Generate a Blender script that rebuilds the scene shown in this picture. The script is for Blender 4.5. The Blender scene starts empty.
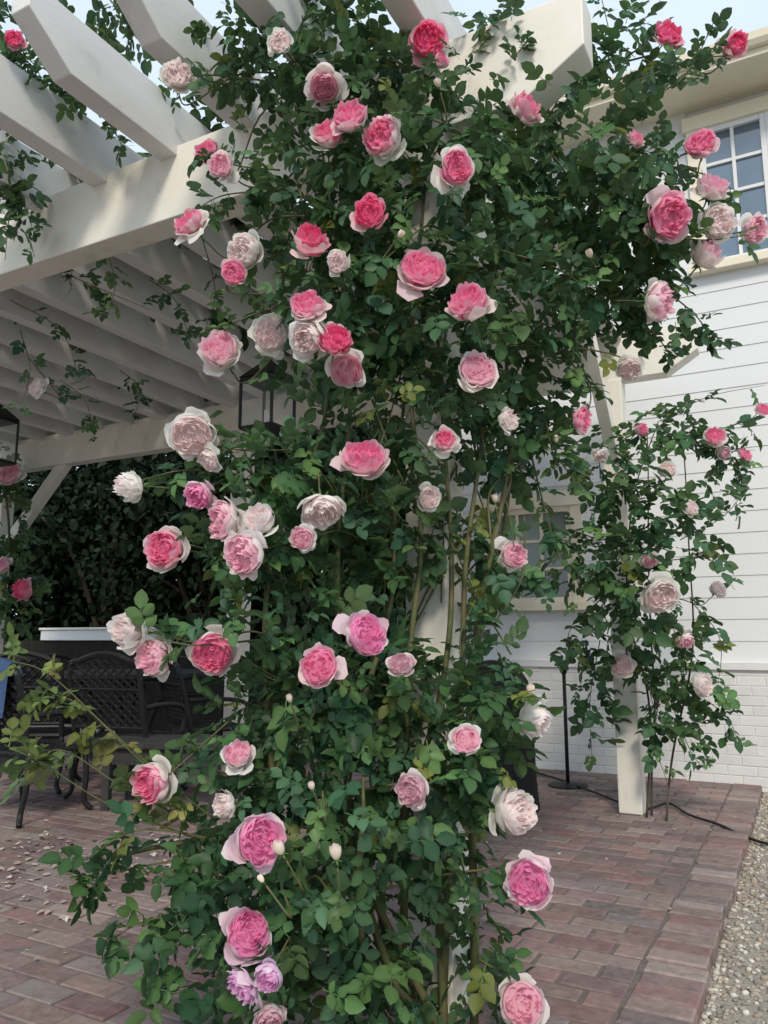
import bpy, math, random
import numpy as np
from mathutils import Vector, Matrix, Quaternion
rng = np.random.default_rng(7); random.seed(7)
SC = bpy.context.scene; COL = SC.collection
# ------------------------------------------------------------------ camera
CAM = np.array([1.217, -2.69, 1.25]); YAW = math.radians(28.1); PIT = math.radians(9.3); FP = 780.0
Rv = np.array([math.cos(YAW), math.sin(YAW), 0.0])
Fh = np.array([-math.sin(YAW), math.cos(YAW), 0.0])
Fv = Fh*math.cos(PIT) + np.array([0, 0, math.sin(PIT)])
Uv = -Fh*math.sin(PIT) + np.array([0, 0, math.cos(PIT)])
def P(px, py, d):
    return CAM + d*(Fv + (px-384)/FP*Rv + (512-py)/FP*Uv)
cd = bpy.data.cameras.new('camera'); cam = bpy.data.objects.new('camera', cd); COL.objects.link(cam)
cam.location = CAM; cam.rotation_euler = (math.pi/2+PIT, 0, YAW)
cd.sensor_fit = 'AUTO'; cd.sensor_width = 36; cd.lens = FP/1024*36; cd.clip_end = 2000; cd.clip_start = .05
SC.camera = cam
# ------------------------------------------------------------------ materials
def newmat(name):
    m = bpy.data.materials.new(name); m.use_nodes = True
    nt = m.node_tree; b = nt.nodes['Principled BSDF']; return m, nt, b
def N(nt, t, **kw):
    n = nt.nodes.new(t)
    for k, v in kw.items():
        if k in n.inputs.keys(): n.inputs[k].default_value = v
        else: setattr(n, k, v)
    return n
def ramp(nt, fac, stops):
    r = nt.nodes.new('ShaderNodeValToRGB'); e = r.color_ramp.elements
    while len(e) < len(stops): e.new(.5)
    for i, (p, c) in enumerate(stops): e[i].position = p; e[i].color = (*c, 1)
    nt.links.new(fac, r.inputs[0]); return r.outputs[0]
def bump(nt, b, h, s, dist=.01):
    bn = N(nt, 'ShaderNodeBump'); bn.inputs['Strength'].default_value = s; bn.inputs['Distance'].default_value = dist
    nt.links.new(h, bn.inputs['Height']); nt.links.new(bn.outputs[0], b.inputs['Normal'])
def noise_mat(name, stops, scale=4, rough=.6, bs=.2, stretch=(1,1,1), spec=.3, detail=6, bscale=40):
    m, nt, b = newmat(name)
    tc = N(nt, 'ShaderNodeTexCoord'); mp = N(nt, 'ShaderNodeMapping'); mp.inputs['Scale'].default_value = stretch
    nt.links.new(tc.outputs['Object'], mp.inputs[0])
    n = N(nt, 'ShaderNodeTexNoise'); n.inputs['Scale'].default_value = scale; n.inputs['Detail'].default_value = detail
    n.inputs['Roughness'].default_value = .65
    nt.links.new(mp.outputs[0], n.inputs['Vector'])
    nt.links.new(ramp(nt, n.outputs['Fac'], stops), b.inputs['Base Color'])
    n2 = N(nt, 'ShaderNodeTexNoise'); n2.inputs['Scale'].default_value = bscale; n2.inputs['Detail'].default_value = 4
    nt.links.new(mp.outputs[0], n2.inputs['Vector'])
    bump(nt, b, n2.outputs['Fac'], bs, .004)
    b.inputs['Roughness'].default_value = rough; b.inputs['Specular IOR Level'].default_value = spec
    return m
def vcol_mat(name, rough=.5, spec=.3, trans=.0, nscale=0, nlo=.8, nhi=1.15, bs=0, back=None, fine=0):
    m, nt, b = newmat(name)
    a = N(nt, 'ShaderNodeAttribute', attribute_name='Col'); c = a.outputs['Color']
    if nscale:
        tc = N(nt, 'ShaderNodeTexCoord'); n = N(nt, 'ShaderNodeTexNoise')
        n.inputs['Scale'].default_value = nscale; n.inputs['Detail'].default_value = 8; n.inputs['Roughness'].default_value = .7
        nt.links.new(tc.outputs['Object'], n.inputs['Vector'])
        v = ramp(nt, n.outputs['Fac'], [(.25, (nlo,)*3), (.75, (nhi,)*3)])
        mx = N(nt, 'ShaderNodeMix', data_type='RGBA', blend_type='MULTIPLY'); mx.inputs[0].default_value = 1
        nt.links.new(c, mx.inputs[6]); nt.links.new(v, mx.inputs[7]); c = mx.outputs[2]
        if fine:   # large damp / worn patches
            n3 = N(nt, 'ShaderNodeTexNoise'); n3.inputs['Scale'].default_value = fine; n3.inputs['Detail'].default_value = 5
            nt.links.new(tc.outputs['Object'], n3.inputs['Vector'])
            v3 = ramp(nt, n3.outputs['Fac'], [(.3, (.70,.69,.72)), (.7, (1.13,1.12,1.11))])
            m3 = N(nt, 'ShaderNodeMix', data_type='RGBA', blend_type='MULTIPLY'); m3.inputs[0].default_value = 1
            nt.links.new(c, m3.inputs[6]); nt.links.new(v3, m3.inputs[7]); c = m3.outputs[2]
            # dusty bloom on the worn faces
            n4 = N(nt, 'ShaderNodeTexNoise'); n4.inputs['Scale'].default_value = 7; n4.inputs['Detail'].default_value = 8; n4.inputs['Roughness'].default_value = .75
            nt.links.new(tc.outputs['Object'], n4.inputs['Vector'])
            v4 = ramp(nt, n4.outputs['Fac'], [(.45, (0,)*3), (.75, (.55,)*3)])
            m4 = N(nt, 'ShaderNodeMix', data_type='RGBA'); nt.links.new(v4, m4.inputs[0]); nt.links.new(c, m4.inputs[6]); m4.inputs[7].default_value = (.30,.255,.24,1); c = m4.outputs[2]
        if bs: bump(nt, b, n.outputs['Fac'], bs, .01)
    if back:
        g = N(nt, 'ShaderNodeNewGeometry'); mx = N(nt, 'ShaderNodeMix', data_type='RGBA')
        mf = N(nt, 'ShaderNodeMath', operation='MULTIPLY'); mf.inputs[1].default_value = .4
        nt.links.new(g.outputs['Backfacing'], mf.inputs[0]); nt.links.new(mf.outputs[0], mx.inputs[0])
        nt.links.new(c, mx.inputs[6]); mx.inputs[7].default_value = (*back, 1); c = mx.outputs[2]
    nt.links.new(c, b.inputs['Base Color'])
    b.inputs['Roughness'].default_value = rough; b.inputs['Specular IOR Level'].default_value = spec
    if trans:
        t = N(nt, 'ShaderNodeBsdfTranslucent'); ms = N(nt, 'ShaderNodeMixShader'); ms.inputs[0].default_value = trans
        nt.links.new(c, t.inputs['Color']); nt.links.new(b.outputs[0], ms.inputs[1]); nt.links.new(t.outputs[0], ms.inputs[2])
        nt.links.new(ms.outputs[0], nt.nodes['Material Output'].inputs['Surface'])
    return m
M = {}
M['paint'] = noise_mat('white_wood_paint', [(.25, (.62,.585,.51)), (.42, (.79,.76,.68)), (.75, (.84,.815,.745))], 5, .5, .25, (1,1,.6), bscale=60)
M['raftershade'] = noise_mat('white_paint_shade_tinted', [(.25, (.54,.54,.53)), (.42, (.70,.70,.69)), (.75, (.77,.77,.76))], 5, .55, .25, (1,.5,1), bscale=60)  # pergola white with the under-roof shade put into its colour
M['house'] = noise_mat('house_paint', [(.25, (.70,.715,.725)), (.6, (.74,.755,.77))], 1.5, .55, .08, (.4,1,2), bscale=50)
M['trim'] = noise_mat('cream_trim', [(.3, (.76,.69,.54)), (.7, (.83,.77,.63))], 2, .5, .1)
M['wbrick'] = vcol_mat('white_painted_brick', .65, .25, 0, 9, .92, 1.05, .15)
M['paver'] = vcol_mat('worn_brick_paver', .65, .3, 0, 22, .6, 1.35, .4, fine=1.3)
M['gravel'] = vcol_mat('pebbles', .8, .2)
M['soil'] = noise_mat('gravel_bed', [(.3, (.20,.175,.145)), (.5, (.32,.29,.25)), (.7, (.42,.385,.34))], 60, .9, .6, bscale=120)
M['mortar'] = noise_mat('sandy_joint', [(.3, (.11,.092,.086)), (.7, (.21,.18,.165))], 20, .9, .5)
M['leaf'] = vcol_mat('rose_leaf', .48, .28, .26, 0, back=(.13,.21,.095))
M['tleaf'] = vcol_mat('tree_leaf', .7, .1, 0)
M['petal'] = vcol_mat('petal', .7, .08, .45)
M['litter'] = vcol_mat('fallen_litter', .8, .1, 0)
M['cane'] = noise_mat('rose_cane', [(.3, (.06,.07,.028)), (.5, (.11,.12,.048)), (.7, (.15,.115,.07))], 9, .6, .2)
M['calyx'] = noise_mat('green_calyx', [(.3, (.06,.13,.04)), (.7, (.12,.22,.07))], 30, .5, .1)
M['bark'] = noise_mat('bark', [(.3, (.05,.04,.028)), (.7, (.12,.095,.07))], 12, .9, .6, (1,1,.2))
M['iron'] = noise_mat('black_iron', [(.3, (.010,.010,.011)), (.7, (.024,.024,.026))], 30, .5, .15, spec=.3)
M['cover'] = noise_mat('black_cover_fabric', [(.3, (.008,.008,.010)), (.7, (.018,.018,.021))], 14, .7, .5, spec=.2)
M['wood'] = noise_mat('grey_weathered_wood', [(.3, (.022,.022,.023)), (.7, (.055,.054,.054))], 8, .7, .3, (1,8,1))
M['darkwood'] = noise_mat('dark_stained_boards', [(.3, (.014,.013,.011)), (.7, (.034,.030,.026))], 5, .8, .3, (6,1,1), spec=.1)
M['blue'] = noise_mat('blue_fabric', [(.3, (.03,.06,.14)), (.7, (.07,.12,.25))], 40, .9, .4)
M['rubber'] = noise_mat('black_rubber', [(.3, (.012,.012,.012)), (.7, (.03,.03,.03))], 30, .5, .1)
M['roof'] = noise_mat('roof_shingle', [(.3, (.09,.085,.08)), (.7, (.17,.16,.15))], 12, .9, .5)
M['plastic'] = noise_mat('grey_plastic', [(.3, (.6,.6,.6)), (.7, (.7,.7,.7))], 5, .4, .05)
def glassmat(name, col, rough, ior=2.3):
    m, nt, b = newmat(name); tc = N(nt, 'ShaderNodeTexCoord'); n = N(nt, 'ShaderNodeTexNoise'); n.inputs['Scale'].default_value = 1.3
    nt.links.new(tc.outputs['Object'], n.inputs['Vector'])
    nt.links.new(ramp(nt, n.outputs['Fac'], [(.35, col), (.65, tuple(min(1, c*2.2) for c in col))]), b.inputs['Base Color'])
    b.inputs['Roughness'].default_value = rough; b.inputs['Specular IOR Level'].default_value = .6; b.inputs['IOR'].default_value = ior; return m
M['pane'] = glassmat('window_pane', (.04,.075,.12), .04, 2.2)  # bluish sky reflection painted into the base colour
M['dullpane'] = glassmat('shaded_window_pane', (.06,.08,.06), .15, 1.8)
m, nt, b = newmat('lantern_glass')
tr = N(nt, 'ShaderNodeBsdfTransparent'); ms = N(nt, 'ShaderNodeMixShader'); ms.inputs[0].default_value = .16
b.inputs['Base Color'].default_value = (.5,.52,.52,1); b.inputs['Roughness'].default_value = .1
nt.links.new(tr.outputs[0], ms.inputs[1]); nt.links.new(b.outputs[0], ms.inputs[2]); nt.links.new(ms.outputs[0], nt.nodes['Material Output'].inputs['Surface'])
M['lglass'] = m
# ------------------------------------------------------------------ mesh helpers
WP = {}
def empty(name, loc, label=None, cat=None, group=None):
    o = bpy.data.objects.new(name, None); COL.objects.link(o); o.location = loc; o.empty_display_size = .1
    WP[o] = np.array(loc, float)
    if label: tag(o, label, cat, group)
    return o
def tag(o, label, cat, group=None, kind=None):
    if label: o['label'] = label
    if cat: o['category'] = cat
    if group: o['group'] = group
    if kind: o['kind'] = kind
    return o
def rawmesh(name, verts, faces, cols=None, smooth=False):
    me = bpy.data.meshes.new(name)
    verts = np.asarray(verts, np.float32)
    me.vertices.add(len(verts)); me.vertices.foreach_set('co', verts.ravel())
    loops = []; starts = []; c = 0
    for f in faces:
        f = np.asarray(f, np.int32)
        if f.size == 0: continue
        k = f.shape[1]; loops.append(f.ravel()); starts.append(c+np.arange(len(f))*k); c += f.size
    loops = np.concatenate(loops); starts = np.concatenate(starts).astype(np.int32)
    me.loops.add(len(loops)); me.loops.foreach_set('vertex_index', loops)
    me.polygons.add(len(starts)); me.polygons.foreach_set('loop_start', starts)
    me.update(calc_edges=True)
    me.polygons.foreach_set('use_smooth', np.full(len(starts), bool(smooth)))
    if cols is not None:
        a = me.color_attributes.new('Col', 'FLOAT_COLOR', 'POINT')
        cc = np.ones((len(verts), 4), np.float32); cc[:, :3] = cols; a.data.foreach_set('color', cc.ravel())
    me.validate(); return me
class MB:
    def __init__(s): s.v = []; s.f = []; s.c = []; s.n = 0
    def add(s, v, faces, col=None):
        v = np.asarray(v, float).reshape(-1, 3)
        for f in faces: s.f.append(np.asarray(f)+s.n)
        s.v.append(v); s.n += len(v)
        s.c.append(np.broadcast_to(np.array(col if col is not None else (.5,.5,.5), float), (len(v), 3)) if np.ndim(col) < 2 else np.asarray(col))
    def box(s, lo, hi, col=None):
        x0,y0,z0 = lo; x1,y1,z1 = hi
        v = [(x0,y0,z0),(x1,y0,z0),(x1,y1,z0),(x0,y1,z0),(x0,y0,z1),(x1,y0,z1),(x1,y1,z1),(x0,y1,z1)]
        s.add(v, [np.array([(0,3,2,1),(4,5,6,7),(0,1,5,4),(1,2,6,5),(2,3,7,6),(3,0,4,7)])], col)
    def prism(s, poly, axis, a, b, col=None):
        n = len(poly); v = []
        for t in (a, b):
            for (p, q) in poly: v.append((t,p,q) if axis == 'x' else (p,t,q) if axis == 'y' else (p,q,t))
        f = [np.array([[i, (i+1) % n, n+(i+1) % n, n+i] for i in range(n)]), np.array([list(range(n))[::-1]]), np.array([list(range(n, 2*n))])]
        s.add(v, f, col)
    def tube(s, pts, r, sides=6, col=None, caps=True):
        pts = np.asarray(pts, float); n = len(pts); r = np.broadcast_to(r, n)
        t = np.gradient(pts, axis=0); t /= np.linalg.norm(t, axis=1, keepdims=True)+1e-9
        ref = np.array([.31,.17,.93]) if abs(t.mean(0)[2]) < .8 else np.array([.9,.3,.1])
        u = np.cross(t, ref); u /= np.linalg.norm(u, axis=1, keepdims=True)+1e-9; w = np.cross(t, u)
        an = np.arange(sides)/sides*2*math.pi
        v = pts[:, None] + r[:, None, None]*(np.cos(an)[None, :, None]*u[:, None]+np.sin(an)[None, :, None]*w[:, None])
        i = np.arange(n-1)[:, None]*sides; j = np.arange(sides)[None]; k = (j+1) % sides
        q = np.stack([i+j, i+k, i+sides+k, i+sides+j], -1).reshape(-1, 4)
        f = [q]
        if caps: f += [np.arange(sides)[None, ::-1], (n-1)*sides+np.arange(sides)[None]]
        s.add(v.reshape(-1, 3), f, col)
    def build(s, name, mat, parent=None, smooth=False, bevel=0, colors=False, origin=None):
        v = np.concatenate(s.v)
        off = WP[parent] if parent else (np.array(origin, float) if origin is not None else np.zeros(3))
        groups = {}
        for f in s.f:
            if len(f): groups.setdefault(f.shape[1], []).append(f)
        me = rawmesh(name, v-off, [np.concatenate(g) for g in groups.values()], np.concatenate(s.c) if colors else None, smooth)
        o = bpy.data.objects.new(name, me); COL.objects.link(o); me.materials.append(M[mat] if isinstance(mat, str) else mat)
        if parent: o.parent = parent; WP[o] = WP[parent]
        else: o.location = off; WP[o] = off
        if bevel:
            b = o.modifiers.new('bevel', 'BEVEL'); b.width = bevel; b.segments = 2; b.limit_method = 'ANGLE'
        return o
def smooth(pts, n=12):
    pts = np.asarray(pts, float); p = np.vstack([2*pts[0]-pts[1], pts, 2*pts[-1]-pts[-2]]); out = []
    for i in range(1, len(p)-2):
        for t in np.linspace(0, 1, n, endpoint=False):
            out.append(.5*((2*p[i])+(-p[i-1]+p[i+1])*t+(2*p[i-1]-5*p[i]+4*p[i+1]-p[i+2])*t*t+(-p[i-1]+3*p[i]-3*p[i+1]+p[i+2])*t**3))
    out.append(pts[-1]); return np.array(out)
def unit(v): return v/(np.linalg.norm(v, axis=-1, keepdims=True)+1e-9)
# ------------------------------------------------------------------ leaves
ys = np.array([0,.2,.48,.78,1.0]); ws = np.array([.03,.28,.37,.25,.012])
TL = np.array([(sx*w, y, .32*abs(sx)*w-.16*y*y+.02*math.sin(9*y)*abs(sx)) for y, w in zip(ys, ws) for sx in (-1,0,1)])
TF = np.array([(r*3+c, r*3+c+1, r*3+c+4, r*3+c+3) for r in range(4) for c in range(2)])
def leaflets(mb, base, ax, nr, L, col):
    n = len(base); ax = unit(ax); nr = unit(nr-(nr*ax).sum(1, keepdims=True)*ax); sd = np.cross(ax, nr)
    wf = rng.uniform(.85, 1.2, n)[:, None, None]
    v = base[:, None]+L[:, None, None]*(TL[None, :, 0:1]*wf*sd[:, None]+TL[None, :, 1:2]*ax[:, None]+TL[None, :, 2:3]*rng.uniform(.3, 1.9, n)[:, None, None]*nr[:, None])
    f = (np.arange(n)*15)[:, None, None]+TF[None]
    sh = np.where(np.arange(15) % 3 == 1, 1.15, .95)[None, :, None]
    c = col[:, None, :]*sh*np.ones((n, 15, 1))
    mb.add(v.reshape(-1, 3), [f.reshape(-1, 4)], c.reshape(-1, 3))
CLEAR = []   # blooms: no leaf grows inside or right in front of a flower
def clear_mask(p):
    k = np.ones(len(p), bool)
    for c, f, R in CLEAR:
        d = p-c; t = d@f; rad = np.linalg.norm(d-t[:, None]*f, axis=1)
        k &= ~((t > -.6*R) & (t < .28) & (rad < R*.88+.003))
    return k
def compound(mb, base, ax, nr, L, col, three=False):
    ax = unit(ax); k = clear_mask(base+ax*(L*1.3)[:, None]) & clear_mask(base)
    base, ax, nr, L, col = base[k], ax[k], nr[k], L[k], col[k]
    n = len(base)
    if n == 0: return
    nr = unit(nr-(nr*ax).sum(1, keepdims=True)*ax); sd = np.cross(ax, nr)
    spec = [(1.45,0,1.1),(1.05,62,.95),(1.05,-62,.95),(.5,68,.8),(.5,-68,.8)]
    for off, ang, sc in spec:
        a = np.radians(ang+rng.normal(0, 9, n))[:, None]
        d = np.cos(a)*ax+np.sin(a)*sd+rng.normal(0, .14, (n, 3))
        nn = nr+rng.normal(0, .26, (n, 3))
        leaflets(mb, base+ax*(off*L)[:, None]-nr*(.05*off*off*L)[:, None], d, nn, L*sc*rng.uniform(.85, 1.12, n), col*rng.uniform(.86, 1.14, (n, 1)))
    w = .012; e = base+ax*(1.45*L)[:, None]-nr*(.1*L)[:, None]
    v = np.stack([base-sd*w*.12, base+sd*w*.12, e+sd*w*.08, e-sd*w*.08], 1)
    f = (np.arange(n)*4)[:, None]+np.arange(4)[None]
    mb.add(v.reshape(-1, 3), [f], np.repeat(col*1.3, 4, 0))
GREENS = np.array([(.036,.092,.036),(.055,.127,.046),(.072,.152,.052),(.040,.107,.053),(.092,.170,.055),(.060,.132,.068)])
def greens(n, pal=GREENS, bright=1.0):
    c = pal[rng.integers(0, len(pal), n)]*rng.uniform(.6, 1.35, (n, 1))*bright
    y = rng.random(n) < .035
    c[y] = np.array([.16,.19,.045])*rng.uniform(.7, 1.2, (y.sum(), 1))
    return c
def blob_leaves(mb, blobs, L0, layers, zmin=.03, gaps=(), pal=GREENS, bright=1.0):
    for (cx, cy, rx, ry, d, rz) in blobs:
        lp = L0*FP/d; n = max(6, int(layers*math.pi*rx*ry/(1.37*lp*lp)))
        C = P(cx, cy, d)
        q = unit(rng.normal(size=(n, 3)))*(rng.uniform(.2, 1.0, (n, 1))**.55)*rng.uniform(.85, 1.22, (n, 1))
        hx, hy = rx*d/FP, ry*d/FP
        p = C+q[:, 0:1]*hx*Rv+q[:, 1:2]*hy*Uv+q[:, 2:3]*rz*Fv
        out = unit(q[:, 0:1]/hx*Rv+q[:, 1:2]/hy*Uv+q[:, 2:3]/rz*Fv)
        keep = p[:, 2] > zmin
        rel = p-CAM; dd = rel@Fv; qx = 384+FP*(rel@Rv)/dd; qy = 512-FP*(rel@Uv)/dd
        for (gx, gy, gw, gh, pr) in gaps:
            inside = ((qx-gx)/gw)**2+((qy-gy)/gh)**2 < 1
            keep &= ~(inside & (rng.random(n) < pr))
        p = p[keep]; out = out[keep]; n = len(p)
        if n == 0: continue
        ax = out*.7+rng.normal(0, .55, (n, 3))+np.array([0, 0, -.3])
        nr = out*.75+np.array([0, 0, .65])+rng.normal(0, .38, (n, 3))
        compound(mb, p, ax, nr, L0*rng.uniform(.65, 1.4, n), greens(n, pal, bright))
def leafy_path(lm, path, n, L0, pal=GREENS, bright=1.0, start=.15):
    t = np.sort(rng.uniform(start, 1, n)); i = np.clip((t*(len(path)-1)).astype(int), 0, len(path)-2)
    p = path[i]; tg = unit(path[i+1]-path[i]); sd = unit(np.cross(tg, rng.normal(size=(n, 3))))
    compound(lm, p, tg*.45+sd*.9+np.array([0,0,-.12]), np.array([0,0,.8])-Fv*.35+rng.normal(0, .35, (n, 3)), L0*rng.uniform(.75, 1.25, n), greens(n, pal, bright))
def shoot(cm, lm, pts, n, L0, pal=GREENS, r=.004, bright=1.0, start=.15):
    path = smooth([P(*p) for p in pts], 10)
    cm.tube(path, np.linspace(r, r*.4, len(path)), 5)
    leafy_path(lm, path, n, L0, pal, bright, start)
# ------------------------------------------------------------------ roses
def petal(mb, R, H, phi, W, curl, tipc, basec, r0=0.0, cup=.1, edge=None, ek=.45, rag=.022):
    nu, nv = 7, 7
    u = np.linspace(-1, 1, nu)[None, :]; v = np.linspace(0, 1, nv)[:, None]
    ph1, ph2 = rng.uniform(0, 6.28, 2)
    vv = v*(1-.13*np.abs(u)**2.5+rag*np.sin(4*u+ph1))
    ang = phi+u*W*(.55+.45*v**.5)
    r = r0+R*np.sin(np.clip(vv*1.12, 0, 1)*math.pi/2)**.8
    h = H*vv**1.5
    e = np.clip((vv-.72)/.28, 0, 1)**2
    r = r+curl*e*R*.3; h = h-np.maximum(curl, 0)*e*R*.2
    r = r*(1-cup*u*u*v)*(1+.035*np.sin(3*u+ph2)*v); h = h+R*(.02+rag)*np.sin(2.6*u+ph1)*v
    p = np.stack([r*np.cos(ang), r*np.sin(ang), h], -1).reshape(-1, 3)
    i = np.arange(nv-1)[:, None]*nu; j = np.arange(nu-1)[None]
    f = np.stack([i+j, i+j+1, i+nu+j+1, i+nu+j], -1).reshape(-1, 4)
    k = np.clip(v*1.05+.0*u, 0, 1)[..., None]
    c = (np.array(basec)*(1-k)+np.array(tipc)*k)*(1+.03*np.sin(5*u+ph2)[..., None]*k)*np.ones((nv, nu, 1))
    if edge is not None:
        ke = (np.clip((v-.72)/.28, 0, 1)[..., None]**2)*ek; c = c*(1-ke)+np.array(edge)*ke
    mb.add(p, [f], np.clip(c, 0, .975).reshape(-1, 3))
BT = {  # heart tip, heart base, guard tip, guard base
 'deep':  ((.93,.13,.35),(.93,.17,.39),(.95,.42,.55),(.96,.78,.77)),
 'edge':  ((.95,.22,.45),(.94,.26,.48),(.97,.92,.89),(.965,.93,.84)),
 'mid':   ((.95,.29,.51),(.95,.31,.53),(.965,.73,.78),(.965,.89,.86)),
 'cool':  ((.94,.32,.60),(.94,.34,.62),(.965,.72,.83),(.965,.89,.88)),
 'pale':  ((.955,.54,.67),(.955,.54,.66),(.975,.90,.89),(.97,.93,.86)),
 'cream': ((.965,.85,.84),(.965,.77,.78),(.975,.965,.935),(.97,.95,.85)),
 'mauve': ((.84,.42,.72),(.84,.46,.73),(.88,.66,.86),(.90,.78,.88)),
 'dusty': ((.80,.50,.60),(.78,.50,.58),(.86,.70,.73),(.84,.74,.67)),
}
NV = 7
PROTO = {}
def bloom_meshes(kind, var):
    if (kind, var) in PROTO: return PROTO[(kind, var)]
    ht, hb, gt, gb = BT[kind]; hm = MB(); gm = MB()
    v_ = var % NV
    op = [1.0, .75, 1.15, .9, 1.3, .6, 1.05][v_]; tall = [1.04, 1.2, .95, 1.1, .88, 1.35, 1.12][v_]; loose = [.10, .14, .2, .12, .26, .12, .2][v_]
    rings = [(7,.95,.96,.10),(9,.86,1.04,-.02),(9,.76,1.07,-.05),(9,.65,1.07,-.06),(9,.54,1.06,-.05),(8,.44,1.04,-.05),(7,.34,1.02,-.04),(6,.25,1.0,-.02),(5,.16,.98,.02),(4,.08,.96,.1)]
    if v_ == 5: rings = [(n, R*.86, H, c-.12) for n, R, H, c in rings]
    hs = tall; offx, offy = rng.normal(0, .06, 2)
    for ri, (n, R, H, cu) in enumerate(rings):
        o = rng.uniform(0, 6.28); s0 = hm.n
        for k in range(n):
            f = rng.uniform(.97-loose, 1.04+loose*.4); mixr = min(1, ri/3.4)
            tc = np.array(ht)*(.3+.7*mixr)+np.array(gt)*(.7-.7*mixr)
            tc = tc*rng.uniform(.96, 1.04)
            petal(hm, R*rng.uniform(.97-loose*.5, 1.03+loose*.2)*op**.12, H*f*hs, o+k/n*6.283+rng.normal(0, .1+loose), 2.6/n*rng.uniform(1.05, 1.55), cu+rng.normal(0, loose*.8), tc, hb, 0, rng.uniform(-.02, .28), np.array(gt)*.45+np.array(ht)*.55, .45, .015+loose*.12)
            hm.v[-1][:, 0] += offx*mixr; hm.v[-1][:, 1] += offy*mixr
    # dome added inside the cup to block dark gaps between petals
    rr = np.array([0,.2,.42,.62,.80,.90]); aa = np.arange(16)/16*6.283
    dv = []
    ds = .84 if v_ == 5 else 1.0
    for q_ in rr:
        for a_ in aa: dv.append((ds*q_*math.cos(a_), ds*q_*math.sin(a_), hs*(.84-.14*q_*q_+.03*math.sin(a_*5+q_*9))))
    i = np.arange(5)[:, None]*16; j = np.arange(16)[None]; k_ = (j+1) % 16
    hm.add(dv, [np.stack([i+j, i+16+j, i+16+k_, i+k_], -1).reshape(-1, 4)], np.array(hb)*.96)
    for ring, (n, R, H, cu) in enumerate([(6, 1.0, .90*tall, .22*op), (5, 1.03, .74*tall, .5*op), (5, 1.04, .46, .95*op)]):
        o = rng.uniform(0, 6.28)
        for k in range(n):
            if ring == 2 and rng.random() < .5: continue
            if ring == 1 and rng.random() < loose: continue
            tc = np.array(gt)*rng.uniform(.97, 1.03)
            if rng.random() < .45: tc = tc*.4+np.array((.97,.95,.90))*.6
            petal(gm, R*rng.uniform(.86, 1.10), H*rng.uniform(.66, 1.14), o+k/n*6.283+rng.normal(0, .2), 2.8/n*rng.uniform(.9, 1.35), cu+rng.normal(0, .32), tc, gb, 0, rng.uniform(-.06, .2), None, .45, .03+loose*.15)
    cm = MB()
    cm.tube([(0,0,-.95),(0.03,0,-.5),(0,0,-.22),(0,0,-.12),(0,0,.02),(0,0,.1)], [.045,.05,.06,.13,.17,.10], 8)
    for k in range(5):
        an = k/5*6.283; d = np.array([math.cos(an), math.sin(an), 0]); s = np.array([-d[1], d[0], 0])
        v = []
        for t, w in ((0,.06),(.35,.11),(.7,.07),(1,.005)):
            c = d*(.12+.5*t)+np.array([0,0,-.02-.25*t*t]); v += [c-s*w, c+s*w]
        cm.add(v, [np.array([(0,1,3,2),(2,3,5,4),(4,5,7,6)])])
    def fin(m, nm, mat, colors=True):
        groups = {}
        for f in m.f: groups.setdefault(f.shape[1], []).append(f)
        me = rawmesh(nm, np.concatenate(m.v), [np.concatenate(g) for g in groups.values()], np.concatenate(m.c) if colors else None, True)
        me.materials.append(M[mat]); return me
    PROTO[(kind, var)] = (fin(hm, 'rose_bloom', 'petal'), fin(gm, 'outer_petals', 'petal'), fin(cm, 'calyx', 'calyx', False))
    return PROTO[(kind, var)]
def bud_meshes():
    if 'bud' in PROTO: return PROTO['bud']
    m = MB()
    for ri, (n, R, H) in enumerate([(4,.62,1.5),(4,.5,1.6),(3,.32,1.6)]):
        for k in range(n):
            petal(m, R, H, k/n*6.283+ri*.5, 3.4/n, -.55 if ri else -.3, (.95,.86,.79), (.93,.91,.70), 0, .1)
    me = rawmesh('rose_bud', np.concatenate(m.v), [np.concatenate(m.f)], np.concatenate(m.c), True); me.materials.append(M['petal'])
    PROTO['bud'] = (me, None, bloom_meshes('cream', 0)[2]); return PROTO['bud']
BL = {'deep':'deep pink many-petalled bloom','edge':'deep pink bloom with pale outer petals','mid':'mid pink bloom','cool':'cool magenta pink bloom','pale':'pale pink bloom','cream':'creamy white bloom','mauve':'mauve pink bloom','dusty':'faded dusty pink bloom','bud':'small cream bud'}
def front(blobs, px, py):
    best = None
    for (cx, cy, rx, ry, d, rz) in blobs:
        e = 1-((px-cx)/rx)**2-((py-cy)/ry)**2
        if e > 0:
            f = d-rz*math.sqrt(e)
            if best is None or f < best: best = f
    if best is None:
        best = min(((px-b[0])**2+(py-b[1])**2, b[4]-.1) for b in blobs)[1]
    return best
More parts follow.
